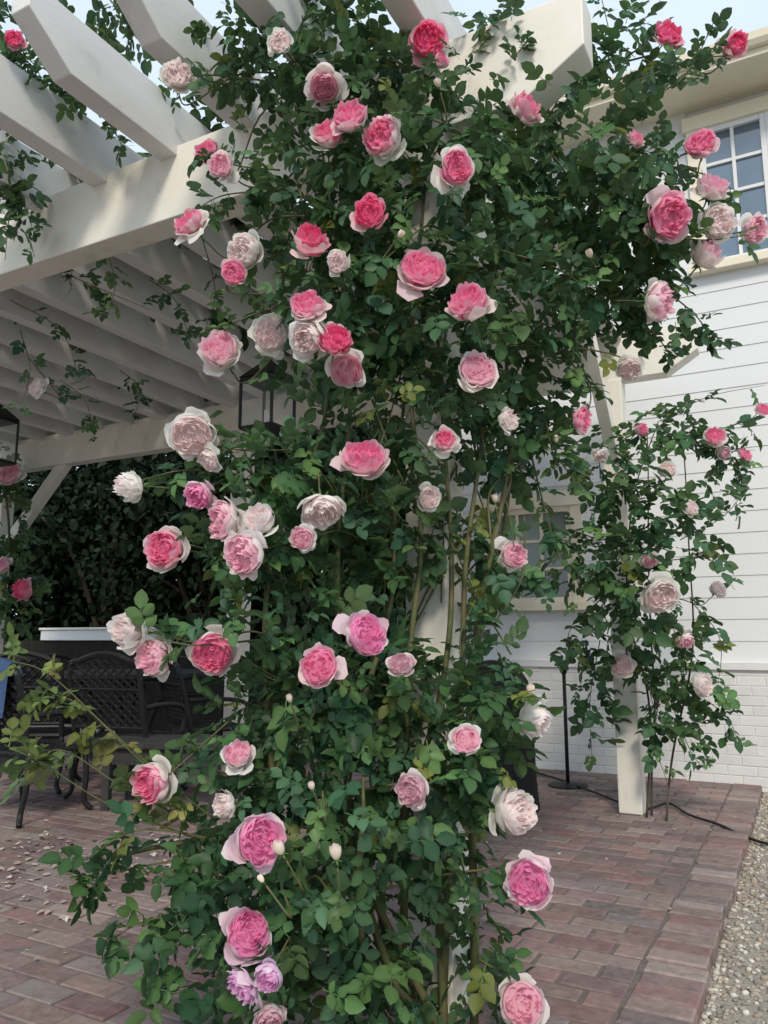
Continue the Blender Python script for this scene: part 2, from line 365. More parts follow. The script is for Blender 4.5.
def add_blooms(root, blobs, lst, stems, lm, push=.08, dia=.93, leafL=.044):
    base = WP[root]; paths = []
    for i, (px, py, s, kind) in enumerate(lst):
        d = front(blobs, px, py)-push
        p = P(px, py, d); R = s*d/FP/2*dia
        ang = rng.uniform(0, 6.283)
        side = np.clip((px-360)/300, -1, 1)
        droop = -.25 if rng.random() < .25 else .22
        face = -Fv*.9+Rv*(side*.5)+np.array([0,0,droop])+.78*(math.cos(ang)*Rv+math.sin(ang)*Uv)*rng.uniform(.15, 1.15)
        face = unit(face)
        if kind == 'bud': me = bud_meshes(); face = unit(np.array([0,0,1.0])-Fv*.4+rng.normal(0, .3, 3)); R *= .8
        else: me = bloom_meshes(kind, i % NV)
        CLEAR.append((p-face*R*.1, face, R))
        o = bpy.data.objects.new('rose_bud' if kind == 'bud' else 'rose_bloom', me[0]); COL.objects.link(o); o.parent = root
        q = Vector(face).to_track_quat('Z', 'Y') @ Quaternion((0,0,1), rng.uniform(0, 6.28))
        o.rotation_mode = 'QUATERNION'; o.rotation_quaternion = q
        o.location = Vector(p-face*R*.55-base); o.scale = (R*rng.uniform(.9,1.06), R, R*rng.uniform(.9, 1.12)); o['label'] = BL[kind]
        for nm, mm in (('outer_petals', me[1]), ('calyx', me[2])):
            if mm:
                c = bpy.data.objects.new(nm, mm); COL.objects.link(c); c.parent = o
        b0 = p-face*R*1.4
        nb = min(blobs, key=lambda b_: ((px-b_[0])/b_[2])**2+((py-b_[1])/b_[3])**2)
        c0 = P(nb[0], nb[1], nb[4])+np.array([0,0,-.06]); dv = c0-b0; L = np.linalg.norm(dv); k = min(1, .45/L) if L < .6 else .75
        path = smooth([b0, b0-face*min(.09, L*.3)+dv*.08, b0+dv*k*.55+np.array([0,0,.03]), b0+dv*k], 6)
        stems.tube(path, np.linspace(.0026,.0045,len(path)), 5); paths.append(path)
    for path in paths: leafy_path(lm, path, 5, leafL, bright=1.1, start=.12)
# ================================================================== SETTING
GZ = -.05
g = MB(); g.add([(-400,-400,GZ),(400,-400,GZ),(400,400,GZ),(-400,400,GZ)], [np.array([(0,1,2,3)])])
tag(g.build('ground', 'soil'), None, None, kind='structure')
def brick(mb, o, ex, ey, ez, L, W, H, col, ch=.0045):
    v = []
    for (z, k) in ((0, 0), (H-ch, 0), (H, ch)):
        for (a, b_) in ((k,k),(L-k,k),(L-k,W-k),(k,W-k)): v.append(o+ex*a+ey*b_+ez*z)
    f = [(8,9,10,11)]
    for lv in (0, 4):
        for i in range(4): f.append((lv+i, lv+(i+1) % 4, lv+4+(i+1) % 4, lv+4+i))
    mb.add(v, [np.array(f)], col)
PC = np.array([(.258,.160,.148),(.282,.196,.182),(.215,.150,.145),(.298,.228,.210),(.268,.168,.158),(.282,.210,.195),(.212,.172,.167),(.308,.252,.232),(.258,.196,.176),(.198,.146,.142)])
X, Y, Z = np.eye(3)
EDGE = .79
pb = MB(); pb.box((-10.5,-3.4,-.3),(EDGE-.012,5.14,-.005)); tag(pb.build('patio_bed', 'mortar'), None, None, kind='structure')
pm = MB(); bl, bw, gap = .242, .118, .007; XE = EDGE-.238
y = -3.38; row = 0
while y < 5.01:
    x = XE-(bl if row % 2 == 0 else bl/2); first = True
    while x > -10.3:
        L = bl if (not first or row % 2 == 0) else bl/2
        if not (x < -6 and y < 0):
            dz = rng.normal(0, .002); tl = rng.normal(0, .008, 2)
            ex = unit(np.array([1, rng.normal(0,.008), tl[0]])); ey = unit(np.array([0, 1, tl[1]]))
            brick(pm, np.array([x+rng.normal(0,.0025), y+rng.normal(0,.0025), -.05+dz]), ex, ey, Z, L-rng.uniform(0,.008), bw-rng.uniform(0,.007), .05, PC[rng.integers(len(PC))]*rng.uniform(.78, 1.14)*np.array([1,rng.uniform(.97,1.05),rng.uniform(.97,1.08)]), rng.uniform(.004,.008))
        x -= bl+gap; first = False
    y += bw+gap; row += 1
tag(pm.build('patio', 'paver', colors=True), None, None, kind='structure')
em = MB(); y = -3.38
while y < 5.1:
    c = PC[rng.integers(len(PC))]*rng.uniform(.9, 1.18)
    brick(em, np.array([EDGE-.225+rng.normal(0,.004), y, -.13+rng.normal(0,.003)]), X, unit(np.array([0,1,rng.normal(0,.006)])), Z, .225, .108, .136, c, .007)
    y += .118
tag(em.build('patio_edging', 'paver', colors=True), None, None, kind='structure')
# pebbles
ico_v = []; t_ = (1+5**.5)/2
for a in (-1, 1):
    for b_ in (-t_, t_): ico_v += [(0,a,b_),(a,b_,0),(b_,0,a)]
ico_v = unit(np.array(ico_v, float))
from itertools import combinations
el = min(np.linalg.norm(ico_v[a]-ico_v[b_]) for a, b_ in combinations(range(12), 2))
ico_f = [c for c in combinations(range(12), 3) if all(abs(np.linalg.norm(ico_v[a]-ico_v[b_])-el) < .01 for a, b_ in combinations(c, 2))]
ico_f = np.array([c if np.dot(np.cross(ico_v[c[1]]-ico_v[c[0]], ico_v[c[2]]-ico_v[c[0]]), ico_v[c[0]]) > 0 else (c[0], c[2], c[1]) for c in ico_f])
n = 15000
pp = np.stack([EDGE+.01+rng.random(n)**1.3*2.6, rng.uniform(-1.3, 5.05, n), np.full(n, GZ)], 1)
sz = rng.uniform(.005, .016, n); sc = rng.uniform(.6, 1.3, (n, 3))*np.array([1,1,.65]); an = rng.uniform(0, 6.28, n)
v = ico_v[None]*(1+rng.normal(0, .1, (n, 12, 1)))*(sz[:, None]*sc)[:, None]
ca, sa = np.cos(an)[:, None], np.sin(an)[:, None]
v = np.stack([v[..., 0]*ca-v[..., 1]*sa, v[..., 0]*sa+v[..., 1]*ca, v[..., 2]], -1)+pp[:, None]
v[..., 2] += sz[:, None]*.3
gc = np.array([(.46,.42,.36),(.34,.305,.26),(.55,.52,.46),(.38,.31,.235),(.26,.235,.21)])[rng.integers(0, 5, n)]*rng.uniform(.8, 1.2, (n, 1))
gm = MB(); gm.add(v.reshape(-1, 3), [(ico_f[None]+(np.arange(n)*12)[:, None, None]).reshape(-1, 3)], np.repeat(gc, 12, 0))
tag(gm.build('gravel', 'gravel', colors=True, smooth=True), 'loose grey and tan gravel strip along the brick patio edge', 'gravel', kind='stuff')
fm = MB(); n = 520
p = np.stack([rng.uniform(-4.2, .7, n), rng.uniform(-1.3, 4.6, n), rng.uniform(.006, .010, n)], 1)
hot = rng.random(n) < .5; p[hot, 0] = rng.normal(-2.6, .45, hot.sum()); p[hot, 1] = rng.normal(.45, .5, hot.sum())
Ls = np.where(hot, rng.uniform(.015, .05, n), rng.uniform(.012, .03, n))
lc = np.array([(.46,.41,.38),(.40,.31,.29),(.50,.46,.42),(.38,.33,.29),(.16,.12,.08)])[rng.integers(0, 5, n)]
leaflets(fm, p, np.concatenate([rng.normal(size=(n, 2)), np.zeros((n, 1))], 1), np.tile(Z, (n, 1))+rng.normal(0, .15, (n, 3)), Ls, lc)
tag(fm.build('fallen_petals', 'litter', colors=True), 'pale fallen petals and dry leaves scattered over the brick patio', 'petals', kind='stuff')
# ------------------------------------------------------------------ house
WY = 5.15; WX0, WX1 = -2.6, 5.0
house = empty('house', (1.2, WY+2, 0), 'white clapboard house with painted brick base and upper grid window', 'house')
core = MB(); core.box((WX0+.03, WY+.03, -.1),(WX1, WY+5, 6.62)); core.build('wall', 'house', house)
wins = [(.55, 4.84, 2.55, 6.42), (-1.78, 1.60, -.70, 2.70)]
sd = MB(); z = 1.04; ex = .198
while z < 6.6:
    z1 = min(z+ex, 6.62)
    segs = [(WX0, WX1)]
    for (wx0, wz0, wx1, wz1) in wins:
        if z1 > wz0-.02 and z < wz1+.02:
            ns = []
            for (a, b_) in segs:
                if wx1 < a or wx0 > b_: ns.append((a, b_))
                else:
                    if wx0-.02 > a: ns.append((a, wx0-.02))
                    if wx1+.02 < b_: ns.append((wx1+.02, b_))
            segs = ns
    for (a, b_) in segs:
        sd.prism([(WY-.0115, z),(WY+.04, z),(WY+.04, z1-.0004),(WY-.004, z1-.0004)], 'x', a, b_)
    z += ex
sd.build('clapboard_siding', 'house', house)
bb = MB(); z = -.1; r = 0
while z < .98:
    x = WX0-(r % 2)*.12
    while x < WX1:
        brick(bb, np.array([x, WY-.02, z]), X, Z, -Y, .231, .078, .048+rng.normal(0, .0008), np.array([.72,.725,.72])*rng.uniform(.94, 1.03), .003)
        x += .24
    z += .086; r += 1
bb.box((WX0, WY-.0635, -.1),(WX1, WY+.1, .98), (.66,.665,.66))
bb.box((WX0-.02, WY-.10, .985),(WX1, WY+.1, 1.038), (.73,.735,.73))
bb.build('brick_base', 'wbrick', house, colors=True)
cb = MB(); cb.box((WX0-.03, WY-.05, 1.04),(WX0+.09, WY+.2, 6.6)); cb.build('corner_board', 'paint', house)
def window(x0, z0, x1, z1, nx, nz, halves, trim, pane='pane', bars='paint'):
    fr = MB(); w = .10; yf = WY-.06
    fr.box((x0-.02, yf, z0),(x0+w, WY+.1, z1)); fr.box((x1-w, yf, z0),(x1+.02, WY+.1, z1))
    fr.box((x0-.05, yf-.02, z1-w),(x1+.05, WY+.1, z1+.05))
    o = fr.build('window', trim, house, bevel=.004)
    s = MB(); s.box((x0-.08, yf-.07, z0-.06),(x1+.08, WY+.1, z0+.02)); s.build('sill', trim, o, bevel=.004)
    pn = MB(); pn.box((x0+w, WY-.004, z0+.02),(x1-w, WY+.02, z1-w)); pn.build('pane', pane, o)
    mu = MB(); hw = (x1-x0-2*w)/halves
    for h in range(halves):
        a = x0+w+h*hw; b_ = a+hw; c, e = z0+.02, z1-w
        for (lo, hi) in (((a,c),(a+.05,e)),((b_-.05,c),(b_,e)),((a+.05,c),(b_-.05,c+.055)),((a+.05,e-.055),(b_-.05,e))):
            mu.box((lo[0]+.001, WY-.045, lo[1]),(hi[0]-.001, WY-.003, hi[1]))
        for i in range(1, nx): xx = a+.05+(hw-.1)*i/nx; mu.box((xx-.016, WY-.034, c+.055),(xx+.016, WY-.003, e-.055))
        for i in range(1, nz): zz = c+.055+(e-c-.11)*i/nz; mu.box((a+.05, WY-.03, zz-.016),(b_-.05, WY-.0025, zz+.016))
    mu.build('glazing_bars', bars, o)
window(*wins[0], 2, 4, 3, 'trim', 'pane', 'house'); window(*wins[1], 3, 3, 1, 'trim', 'dullpane', 'trim')
rf = MB(); rf.prism([(4.5,6.74),(4.5,6.76),(7.8,8.5),(11,6.76),(11,6.74)], 'x', WX0-.35, WX1+.3); ro = rf.build('roof', 'roof', house)
fa = MB(); fa.box((WX0-.33, 4.56, 6.55),(WX1+.3, 4.6, 6.735)); fa.build('fascia', 'trim', ro, bevel=.004)
so = MB(); so.box((WX0-.3, 4.6, 6.58),(WX1+.3, WY+.02, 6.61)); so.build('soffit', 'trim', ro)
gu = MB(); gu.prism([(4.46,6.73),(4.47,6.66),(4.50,6.62),(4.557,6.62),(4.557,6.74),(4.545,6.74),(4.545,6.64),(4.51,6.635),(4.48,6.67),(4.475,6.73)][::-1], 'x', WX0-.36, WX1+.3); gu.build('gutter', 'trim', ro)
ob = MB(); ob.box((2.02, WY-.14, .28),(2.16, WY-.05, .47)); ob.build('outlet_box', 'plastic', house, bevel=.012)
# garden fence: dark boards with a white top rail on its middle bay
gwall = empty('garden_fence', (-9.5,6.1,-.1), 'low dark board fence with a white top rail behind the patio furniture', 'fence')
gw = MB(); gw.box((-14.4, 6.04, -.1),(-5.2, 6.10, 1.235)); gw.build('board_panel', 'darkwood', gwall)
cp = MB(); cp.box((-9.75,6.0,1.24),(-7.2,6.14,1.40)); cp.build('top_rail', 'house', gwall, bevel=.008)
cp = MB(); cp.box((-9.77,5.97,1.404),(-7.18,6.17,1.44)); cp.build('coping', 'paint', gwall, bevel=.006)
# ------------------------------------------------------------------ pergola
perg = empty('pergola', (-3.7,1.74,0), 'white painted timber pergola with long crossing rafters over the brick patio', 'pergola')
XS = (0, -3.7, -7.4); YS = (0, 3.475)
for px_ in XS:
    for py_ in YS:
        m_ = MB(); h = .085
        m_.box((px_-h, py_-h, 0),(px_+h, py_+h, 3.285)); po = m_.build('post', 'paint', perg, bevel=.008)
for py_ in YS:
    m_ = MB(); m_.prism([(-8.15,3.45),(-7.9,3.28),(.42,3.28),(.66,3.43),(.66,3.66),(-8.15,3.66)], 'y', py_-.075, py_+.075)
    m_.build('beam', 'paint', perg, bevel=.006)
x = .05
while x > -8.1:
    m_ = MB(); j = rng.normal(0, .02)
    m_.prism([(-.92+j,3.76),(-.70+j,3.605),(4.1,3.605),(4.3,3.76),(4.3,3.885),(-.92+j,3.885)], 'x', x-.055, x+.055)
    m_.build('rafter', 'raftershade', perg, bevel=.005); x -= .48
# knee braces: at the far left posts along the beams, at the right-hand posts along the rafters
for py_ in YS:
    m_ = MB(); a = -7.4+.08; d = 1.05
    m_.prism([(a, 2.22),(a, 2.42),(a+d-.19, 3.279),(a+d, 3.279)][::-1], 'y', py_-.05, py_+.05); m_.build('brace', 'paint', perg, bevel=.004)
    sgn = 1 if py_ == 0 else -1; a = py_+sgn*.084
    m_ = MB(); m_.prism([(a,2.6),(a,2.78),(a+sgn*.80,3.6),(a+sgn*.96,3.6)], 'x', -.045, .045); m_.build('brace', 'paint', perg, bevel=.004)
# ------------------------------------------------------------------ lanterns
def lantern(loc, label, ceiling, w=.15, h=.44):
    r = empty('hanging_lantern', loc, label, 'lantern')
    x, y, z = loc
    f = MB()
    for sx in (-1,1):
        for sy in (-1,1):
            f.tube([(x+sx*w,y+sy*w,z),(x+sx*w,y+sy*w,z+h)], .012, 4)
    for zz in (z, z+h):
        for a, b_ in (((-w,-w),(w,-w)),((w,-w),(w,w)),((w,w),(-w,w)),((-w,w),(-w,-w))):
            f.tube([(x+a[0],y+a[1],zz),(x+b_[0],y+b_[1],zz)], .012, 4)
    f.build('frame', 'iron', r)
    c = MB(); c.add([(x-w*1.1,y-w*1.1,z+h+.012),(x+w*1.1,y-w*1.1,z+h+.012),(x+w*1.1,y+w*1.1,z+h+.012),(x-w*1.1,y+w*1.1,z+h+.012),(x-.015,y-.015,z+h+.16),(x+.015,y-.015,z+h+.16),(x+.015,y+.015,z+h+.16),(x-.015,y+.015,z+h+.16)], [np.array([(0,1,5,4),(1,2,6,5),(2,3,7,6),(3,0,4,7),(4,5,6,7),(3,2,1,0)])])
    c.build('cap', 'iron', r)
    k = MB(); k.tube([(x,y,z+.02),(x,y,z+.14)], .022, 10); k.build('candle', 'paint', r, smooth=True)
    bt = MB(); bt.box((x-w,y-w,z-.012),(x+w,y+w,z+.004)); bt.build('base_plate', 'iron', r)
    ch = MB(); ch.tube([(x,y,z+h+.15),(x,y,ceiling)], .006, 5); ch.build('chain', 'iron', r)
    gl = MB()
    for (a, b_) in (((-w,-w),(w,-w)),((w,-w),(w,w)),((w,w),(-w,w)),((-w,w),(-w,-w))):
        gl.add([(x+a[0]*.97,y+a[1]*.97,z+.01),(x+b_[0]*.97,y+b_[1]*.97,z+.01),(x+b_[0]*.97,y+b_[1]*.97,z+h-.01),(x+a[0]*.97,y+a[1]*.97,z+h-.01)], [np.array([(0,1,2,3)])])
    gl.build('glass', 'lglass', r)
q = P(267, 430, 5.3); lantern((q[0], q[1], q[2]), 'black square lantern hanging beside the tall front rose', 3.61, .13, .34)
q = P(-10, 462, 6.2); lantern((q[0], q[1], q[2]), 'black square lantern cut off by the left edge of the photo', 3.61, .13, .34)
# ------------------------------------------------------------------ furniture
def gp(px, py, z=0.0):
    d = P(px, py, 1)-CAM; t = (z-CAM[2])/d[2]; return CAM+d*t
def xf(loc, rz):
    c, s = math.cos(rz), math.sin(rz)
    return lambda p: np.array([loc[0]+c*p[0]-s*p[1], loc[1]+s*p[0]+c*p[1], loc[2]+p[2]])
def iron_seat(name, loc, rz, width, label, cat, group=None, top=.98):
    r = empty(name, loc, label, cat, group); T = xf(loc, rz); w = width/2
    s = MB(); zs = .46
    for a, b_ in (((-w,-.27),(w,-.27)),((w,-.27),(w,.25)),((w,.25),(-w,.25)),((-w,.25),(-w,-.27))): s.tube([T((*a,zs)),T((*b_,zs))], .020, 6)
    nb = int(width/.05)
    for i in range(1, nb): xx = -w+width*i/nb; s.tube([T((xx,-.27,zs)),T((xx,.25,zs))], .014, 4)
    for i in range(1, 9): yy = -.27+.52*i/9; s.tube([T((-w,yy,zs+.002)),T((w,yy,zs+.002))], .013, 4)
    s.build('seat', 'iron', r)
    b = MB(); hh = lambda xx: top+.10*math.cos(xx/w*math.pi/2)
    Yb = lambda zz: .25+.12*(zz-.46)/.5
    arc = [(-w,Yb(.46),.46),(-w,Yb(.8),.8)]+[(xx,Yb(1),hh(xx)) for xx in np.linspace(-w*.96, w*.96, 9)]+[(w,Yb(.8),.8),(w,Yb(.46),.46)]
    b.tube(smooth([T(p_) for p_ in arc], 5), .024, 6)
    b.tube([T((-w,Yb(.56),.56)),T((w,Yb(.56),.56))], .016, 6)
    b.tube([T((-w,Yb(.86),.86)),T((w,Yb(.86),.86))], .014, 6)
    st = .08; k = -w*2
    while k < w*2:
        for sg in (1,-1):
            pts = []
            for t in np.linspace(0, .6, 14):
                xx = k+sg*t; zz = .56+t*.95
                if abs(xx) < w*.97 and zz < hh(xx)-.01: pts.append(T((xx,Yb(zz),zz)))
            if len(pts) > 1: b.tube(pts, .0105, 4)
        k += st
    b.build('backrest', 'iron', r)
    for sg in (-1,1):
        a = MB(); a.tube(smooth([T((sg*w,.28,.72)),T((sg*(w+.02),.05,.73)),T((sg*(w+.02),-.2,.70)),T((sg*(w+.02),-.27,.62)),T((sg*w,-.25,.46))], 6), .020, 6); a.build('arm', 'iron', r, smooth=True)
        for yy in (-.26,.25):
            l = MB(); l.tube(smooth([T((sg*w,yy,.46)),T((sg*(w+.015),yy*1.05,.25)),T((sg*(w-.01),yy*1.1,.08)),T((sg*(w+.03),yy*1.25,.008))], 5), .020, 6); l.build('leg', 'iron', r, smooth=True)
    ap = MB(); ap.prism([tuple(T((a_, b_, 0))[:2]) for a_, b_ in ((-w+.01,.235),(w-.01,.235),(w-.01,.25),(-w+.01,.25))], 'z', .36, .45); ap.build('apron', 'iron', r)
    return r
iron_seat('garden_chair', (-3.78,2.2,0), math.radians(190), .66, 'black wrought iron lattice armchair in the middle of the patio seating group', 'chair', top=1.04)
iron_seat('garden_chair', (-4.75,2.0,0), math.radians(215), .66, 'black wrought iron lattice armchair second from the left edge of the photo', 'chair', top=1.04)
iron_seat('garden_chair', (-5.75,3.1,0), math.radians(60), .62, 'black wrought iron lattice armchair on the far side of the round table', 'chair')
q = gp(205, 778); iron_seat('garden_chair', (q[0],q[1],0), math.radians(150), .62, 'black wrought iron lattice armchair just left of the tall rose', 'chair')
q = gp(20, 814); ARM = (q[0],q[1],0); iron_seat('garden_chair', ARM, math.radians(183), .66, 'black wrought iron lattice armchair at the left edge with blue cloth over its back', 'chair', top=1.0)
# blue cloth draped over that chair's back
T = xf(ARM, math.radians(183)); cl = MB(); v = []; nx_, ns_ = 13, 15
for i in range(nx_):
    u = i/(nx_-1)*2-1
    for j in range(ns_):
        s_ = j/(ns_-1)
        wob = .012*math.sin(u*7+s_*2)+.008*math.sin(u*15+3*s_)
        zt = 1.115-.05*u*u
        if s_ < .45: zz = .70+.03*math.sin(u*5)+(zt-.70)*(s_/.45); yy = .465-.03*(s_/.45)+wob
        elif s_ < .6: a_ = (s_-.45)/.15*math.pi; zz = zt+.03*math.sin(a_); yy = .38+.055*math.cos(a_)
        else: k = (s_-.6)/.4; zz = zt-k*.32; yy = .325-.03*k+wob
        v.append(T((u*.29, yy, zz)))
i = np.arange(nx_-1)[:, None]*ns_; j = np.arange(ns_-1)[None]
cl.add(v, [np.stack([i+j, i+j+1, i+ns_+j+1, i+ns_+j], -1).reshape(-1, 4)])
tag(cl.build('draped_cloth', 'blue', smooth=True, origin=T((0,.38,1.1))), 'dark blue cloth draped over the chair at the left edge', 'cloth')
# covered barbecue behind the climber
q = np.array([-.88,2.95,0]); bq = empty('covered_barbecue', q, 'black fabric covered barbecue standing behind the tall rose', 'barbecue')
cv = MB(); rows = []
prof = [(0.03,.30,.24),(.25,.29,.23),(.6,.28,.22),(.82,.27,.21),(.95,.25,.19),(1.03,.20,.15),(1.08,.12,.09),(1.10,.02,.02)]
ns = 48
for k, (zz, ax_, ay_) in enumerate(prof):
    for i in range(ns):
        a_ = i/ns*6.2832; ca_, sa_ = math.cos(a_), math.sin(a_)
        e_ = .55; fold = 1+.05*math.sin(a_*9+.7)*(1-zz/1.15)+.02*math.sin(a_*17+zz*4)
        rows.append((q[0]+ax_*fold*abs(ca_)**e_*np.sign(ca_), q[1]+ay_*fold*abs(sa_)**e_*np.sign(sa_), zz+(.018*math.sin(a_*7) if k == 0 else 0)))
i = np.arange(len(prof)-1)[:, None]*ns; j = np.arange(ns)[None]; k = (j+1) % ns
cv.add(rows, [np.stack([i+j, i+k, i+ns+k, i+ns+j], -1).reshape(-1, 4), ((len(prof)-1)*ns+np.arange(ns))[None]])
cv.build('cover', 'cover', bq, smooth=True)
for sx in (-1,1):
    for sy in (-1,1):
        l = MB(); l.tube([(q[0]+sx*.21,q[1]+sy*.15,0),(q[0]+sx*.21,q[1]+sy*.15,.2)], .022, 8); l.build('leg', 'iron', bq)
# table
cx, cy = -4.8, 3.15
tb = empty('garden_table', (cx,cy,0), 'round black iron table in the middle of the chairs', 'table')
t = MB(); a = np.linspace(0, 6.2832, 33)
t.prism([(cx+.75*math.cos(k), cy+.75*math.sin(k)) for k in a[:-1]], 'z', .90, .935); t.build('tabletop', 'iron', tb)
rm = MB(); rm.tube([(cx+.76*math.cos(k), cy+.76*math.sin(k), .905) for k in a], .035, 6); rm.build('rim', 'iron', tb, smooth=True)
for k in range(4):
    c, s = math.cos(k*1.5708+.6), math.sin(k*1.5708+.6)
    l = MB(); l.tube(smooth([(cx+c*.5,cy+s*.5,.9),(cx+c*.25,cy+s*.25,.5),(cx+c*.27,cy+s*.27,.3),(cx+c*.55,cy+s*.55,.01)], 6), .026, 6); l.build('leg', 'iron', tb, smooth=True)
# low table
q = gp(170, 806); bn = empty('low_table', (q[0],q[1],0), 'low dark weathered table in front of the lattice chairs', 'table')
T = xf((q[0],q[1],0), math.radians(20)); s = MB()
for i in range(6):
    yy = -.27+i*.091
    s.prism([tuple(T((px_, yy+py_, 0))[:2]) for px_, py_ in ((-.5,0),(.5,0),(.5,.084),(-.5,.084))], 'z', .45, .495)
s.build('tabletop', 'wood', bn, bevel=.004)
for sx in (-1,1):
    for sy in (-1,1):
        l = MB(); l.prism([tuple(T((sx*.42+px_, sy*.2+py_, 0))[:2]) for px_, py_ in ((-.03,-.03),(.03,-.03),(.03,.03),(-.03,.03))], 'z', 0, .45); l.build('leg', 'wood', bn)
for yy in (-.225,.19):
    ap = MB(); ap.prism([tuple(T((px_, yy+py_, 0))[:2]) for px_, py_ in ((-.38,0),(.38,0),(.38,.035),(-.38,.035))], 'z', .33, .448); ap.build('apron', 'wood', bn)
# pole stand
q = gp(568, 786)
ps = empty('torch_stand', (q[0],q[1],0), 'slim black metal garden torch stand near the white rear post', 'torch stand')
m_ = MB(); m_.tube([(q[0],q[1],.02),(q[0],q[1],.98)], .016, 8); m_.build('pole', 'iron', ps, smooth=True)
m_ = MB(); m_.tube([(q[0],q[1],.0),(q[0],q[1],.012),(q[0],q[1],.03)], [.17,.17,.06], 20); m_.build('base', 'iron', ps)
m_ = MB(); m_.tube([(q[0],q[1],.95),(q[0],q[1],.99),(q[0],q[1],1.02),(q[0],q[1],1.05)], [.02,.035,.035,.012], 12); m_.build('head', 'iron', ps, smooth=True)
cdm = MB(); pts = [gp(520,770),gp(560,782),gp(600,797),gp(640,812),gp(668,806),gp(690,818),gp(720,828)]
pts = [p_+np.array([0,0,.02]) for p_ in pts]; pts += [gp(748,838,-.02), gp(790,848,-.025), gp(860,852,-.025)]
cdm.tube(smooth(pts, 8), .010, 6); tag(cdm.build('power_cord', 'rubber', smooth=True, origin=pts[0]), 'black cord snaking over the bricks from the rear post to the gravel', 'cord')
# ================================================================== PLANTS
MBL = [(315,55,95,70,3.2,.35),(235,40,40,36,3.3,.25),(395,130,100,75,3.1,.38),(330,200,72,75,3.0,.36),(450,215,125,95,2.95,.42),
 (570,165,88,72,3.05,.35),(630,220,55,85,3.05,.26),(650,295,34,34,3.1,.2),(600,300,50,36,3.05,.22),(345,310,80,75,2.9,.36),(470,325,100,75,2.9,.38),(535,390,42,50,3.05,.24),
 (395,425,90,65,2.85,.36),(500,440,46,46,3.0,.26),(280,490,65,55,2.7,.32),(365,525,85,55,2.8,.3),(465,560,42,75,2.9,.26),(265,560,58,48,2.65,.3),
 (275,620,60,58,2.62,.32),(345,690,105,62,2.58,.36),(265,725,48,50,2.5,.3),(440,735,80,66,2.6,.32),(330,790,115,72,2.45,.4),(215,850,45,40,2.45,.26),(445,835,42,72,2.55,.26),
 (295,885,112,75,2.38,.4),(375,930,52,80,2.4,.3),(488,960,28,50,2.5,.2),(290,985,95,52,2.35,.33),(400,1010,50,45,2.4,.25),(190,915,34,28,2.4,.2),
 (620,50,46,34,3.3,.2),(490,690,34,50,2.65,.22),(390,590,55,55,2.8,.25),(500,35,40,30,3.15,.15)]
GAPS = [(430,610,28,50,.75),(440,965,15,60,.93),(640,60,60,60,.45),(530,65,66,42,.7),(425,25,45,36,.85),(625,385,60,45,.75),(235,15,45,30,.5),(475,510,45,70,.4)]
rose = empty('climbing_rose', (.02,-.12,0), 'tall climbing rose laden with pink blooms covering the front pergola post', 'rose')
lf = MB(); tw = MB()
ROSES = [(428,42,38,'deep'),(440,62,18,'mid'),(438,84,16,'bud'),(178,78,32,'cream'),(280,42,24,'cream'),(324,86,40,'pale'),(350,118,38,'mid'),(328,136,32,'edge'),(385,140,42,'edge'),
 (456,168,40,'edge'),(525,110,36,'mid'),(669,33,30,'deep'),(734,47,27,'deep'),(701,146,32,'mid'),(635,140,18,'mid'),(712,190,34,'pale'),(668,217,48,'mid'),(718,222,38,'cream'),
 (754,230,32,'pale'),(704,258,34,'pale'),(658,302,44,'pale'),(207,153,28,'mid'),(222,167,28,'pale'),(190,223,36,'edge'),(246,252,40,'cream'),(233,273,28,'mid'),(310,243,38,'deep'),
 (370,213,34,'deep'),(422,271,48,'mid'),(469,307,46,'mid'),(338,262,26,'cream'),(308,307,36,'mid'),(271,334,38,'cream'),(311,338,44,'cream'),(335,342,34,'deep'),(346,370,38,'pale'),
 (222,353,44,'pale'),(478,371,40,'pale'),(630,368,26,'cream'),(582,420,30,'mid'),(445,443,28,'edge'),(507,421,26,'cream'),(364,460,48,'mid'),(428,498,26,'cream'),(322,511,48,'cream'),
 (192,435,48,'cream'),(208,460,26,'cream'),(133,486,34,'cream'),(201,494,32,'cool'),(225,520,42,'pale'),(262,522,36,'cream'),(244,554,48,'pale'),(167,549,44,'edge'),(302,538,28,'pale'),
 (133,630,42,'cream'),(156,657,40,'pale'),(213,652,46,'edge'),(364,637,48,'cool'),(320,667,40,'mid'),(402,665,28,'dusty'),(466,740,30,'pale'),(532,717,42,'cream'),(531,692,20,'bud'),
 (238,755,30,'pale'),(154,782,44,'edge'),(225,805,30,'cream'),(257,840,52,'cool'),(280,850,26,'bud'),(336,855,26,'bud'),(312,787,15,'bud'),(412,790,36,'dusty'),(510,813,50,'cream'),
 (529,882,48,'cool'),(246,935,48,'cool'),(242,987,40,'mauve'),(270,975,32,'mauve'),(522,1004,46,'pale'),(270,1016,32,'dusty'),(512,555,32,'pale'),(262,880,14,'bud'),(556,440,14,'bud'),(400,235,14,'bud'),(495,500,14,'bud'),(290,700,14,'bud'),(590,255,16,'bud')]
add_blooms(rose, MBL, ROSES, tw, lf)
blob_leaves(lf, MBL, .046, 1.9, gaps=GAPS)
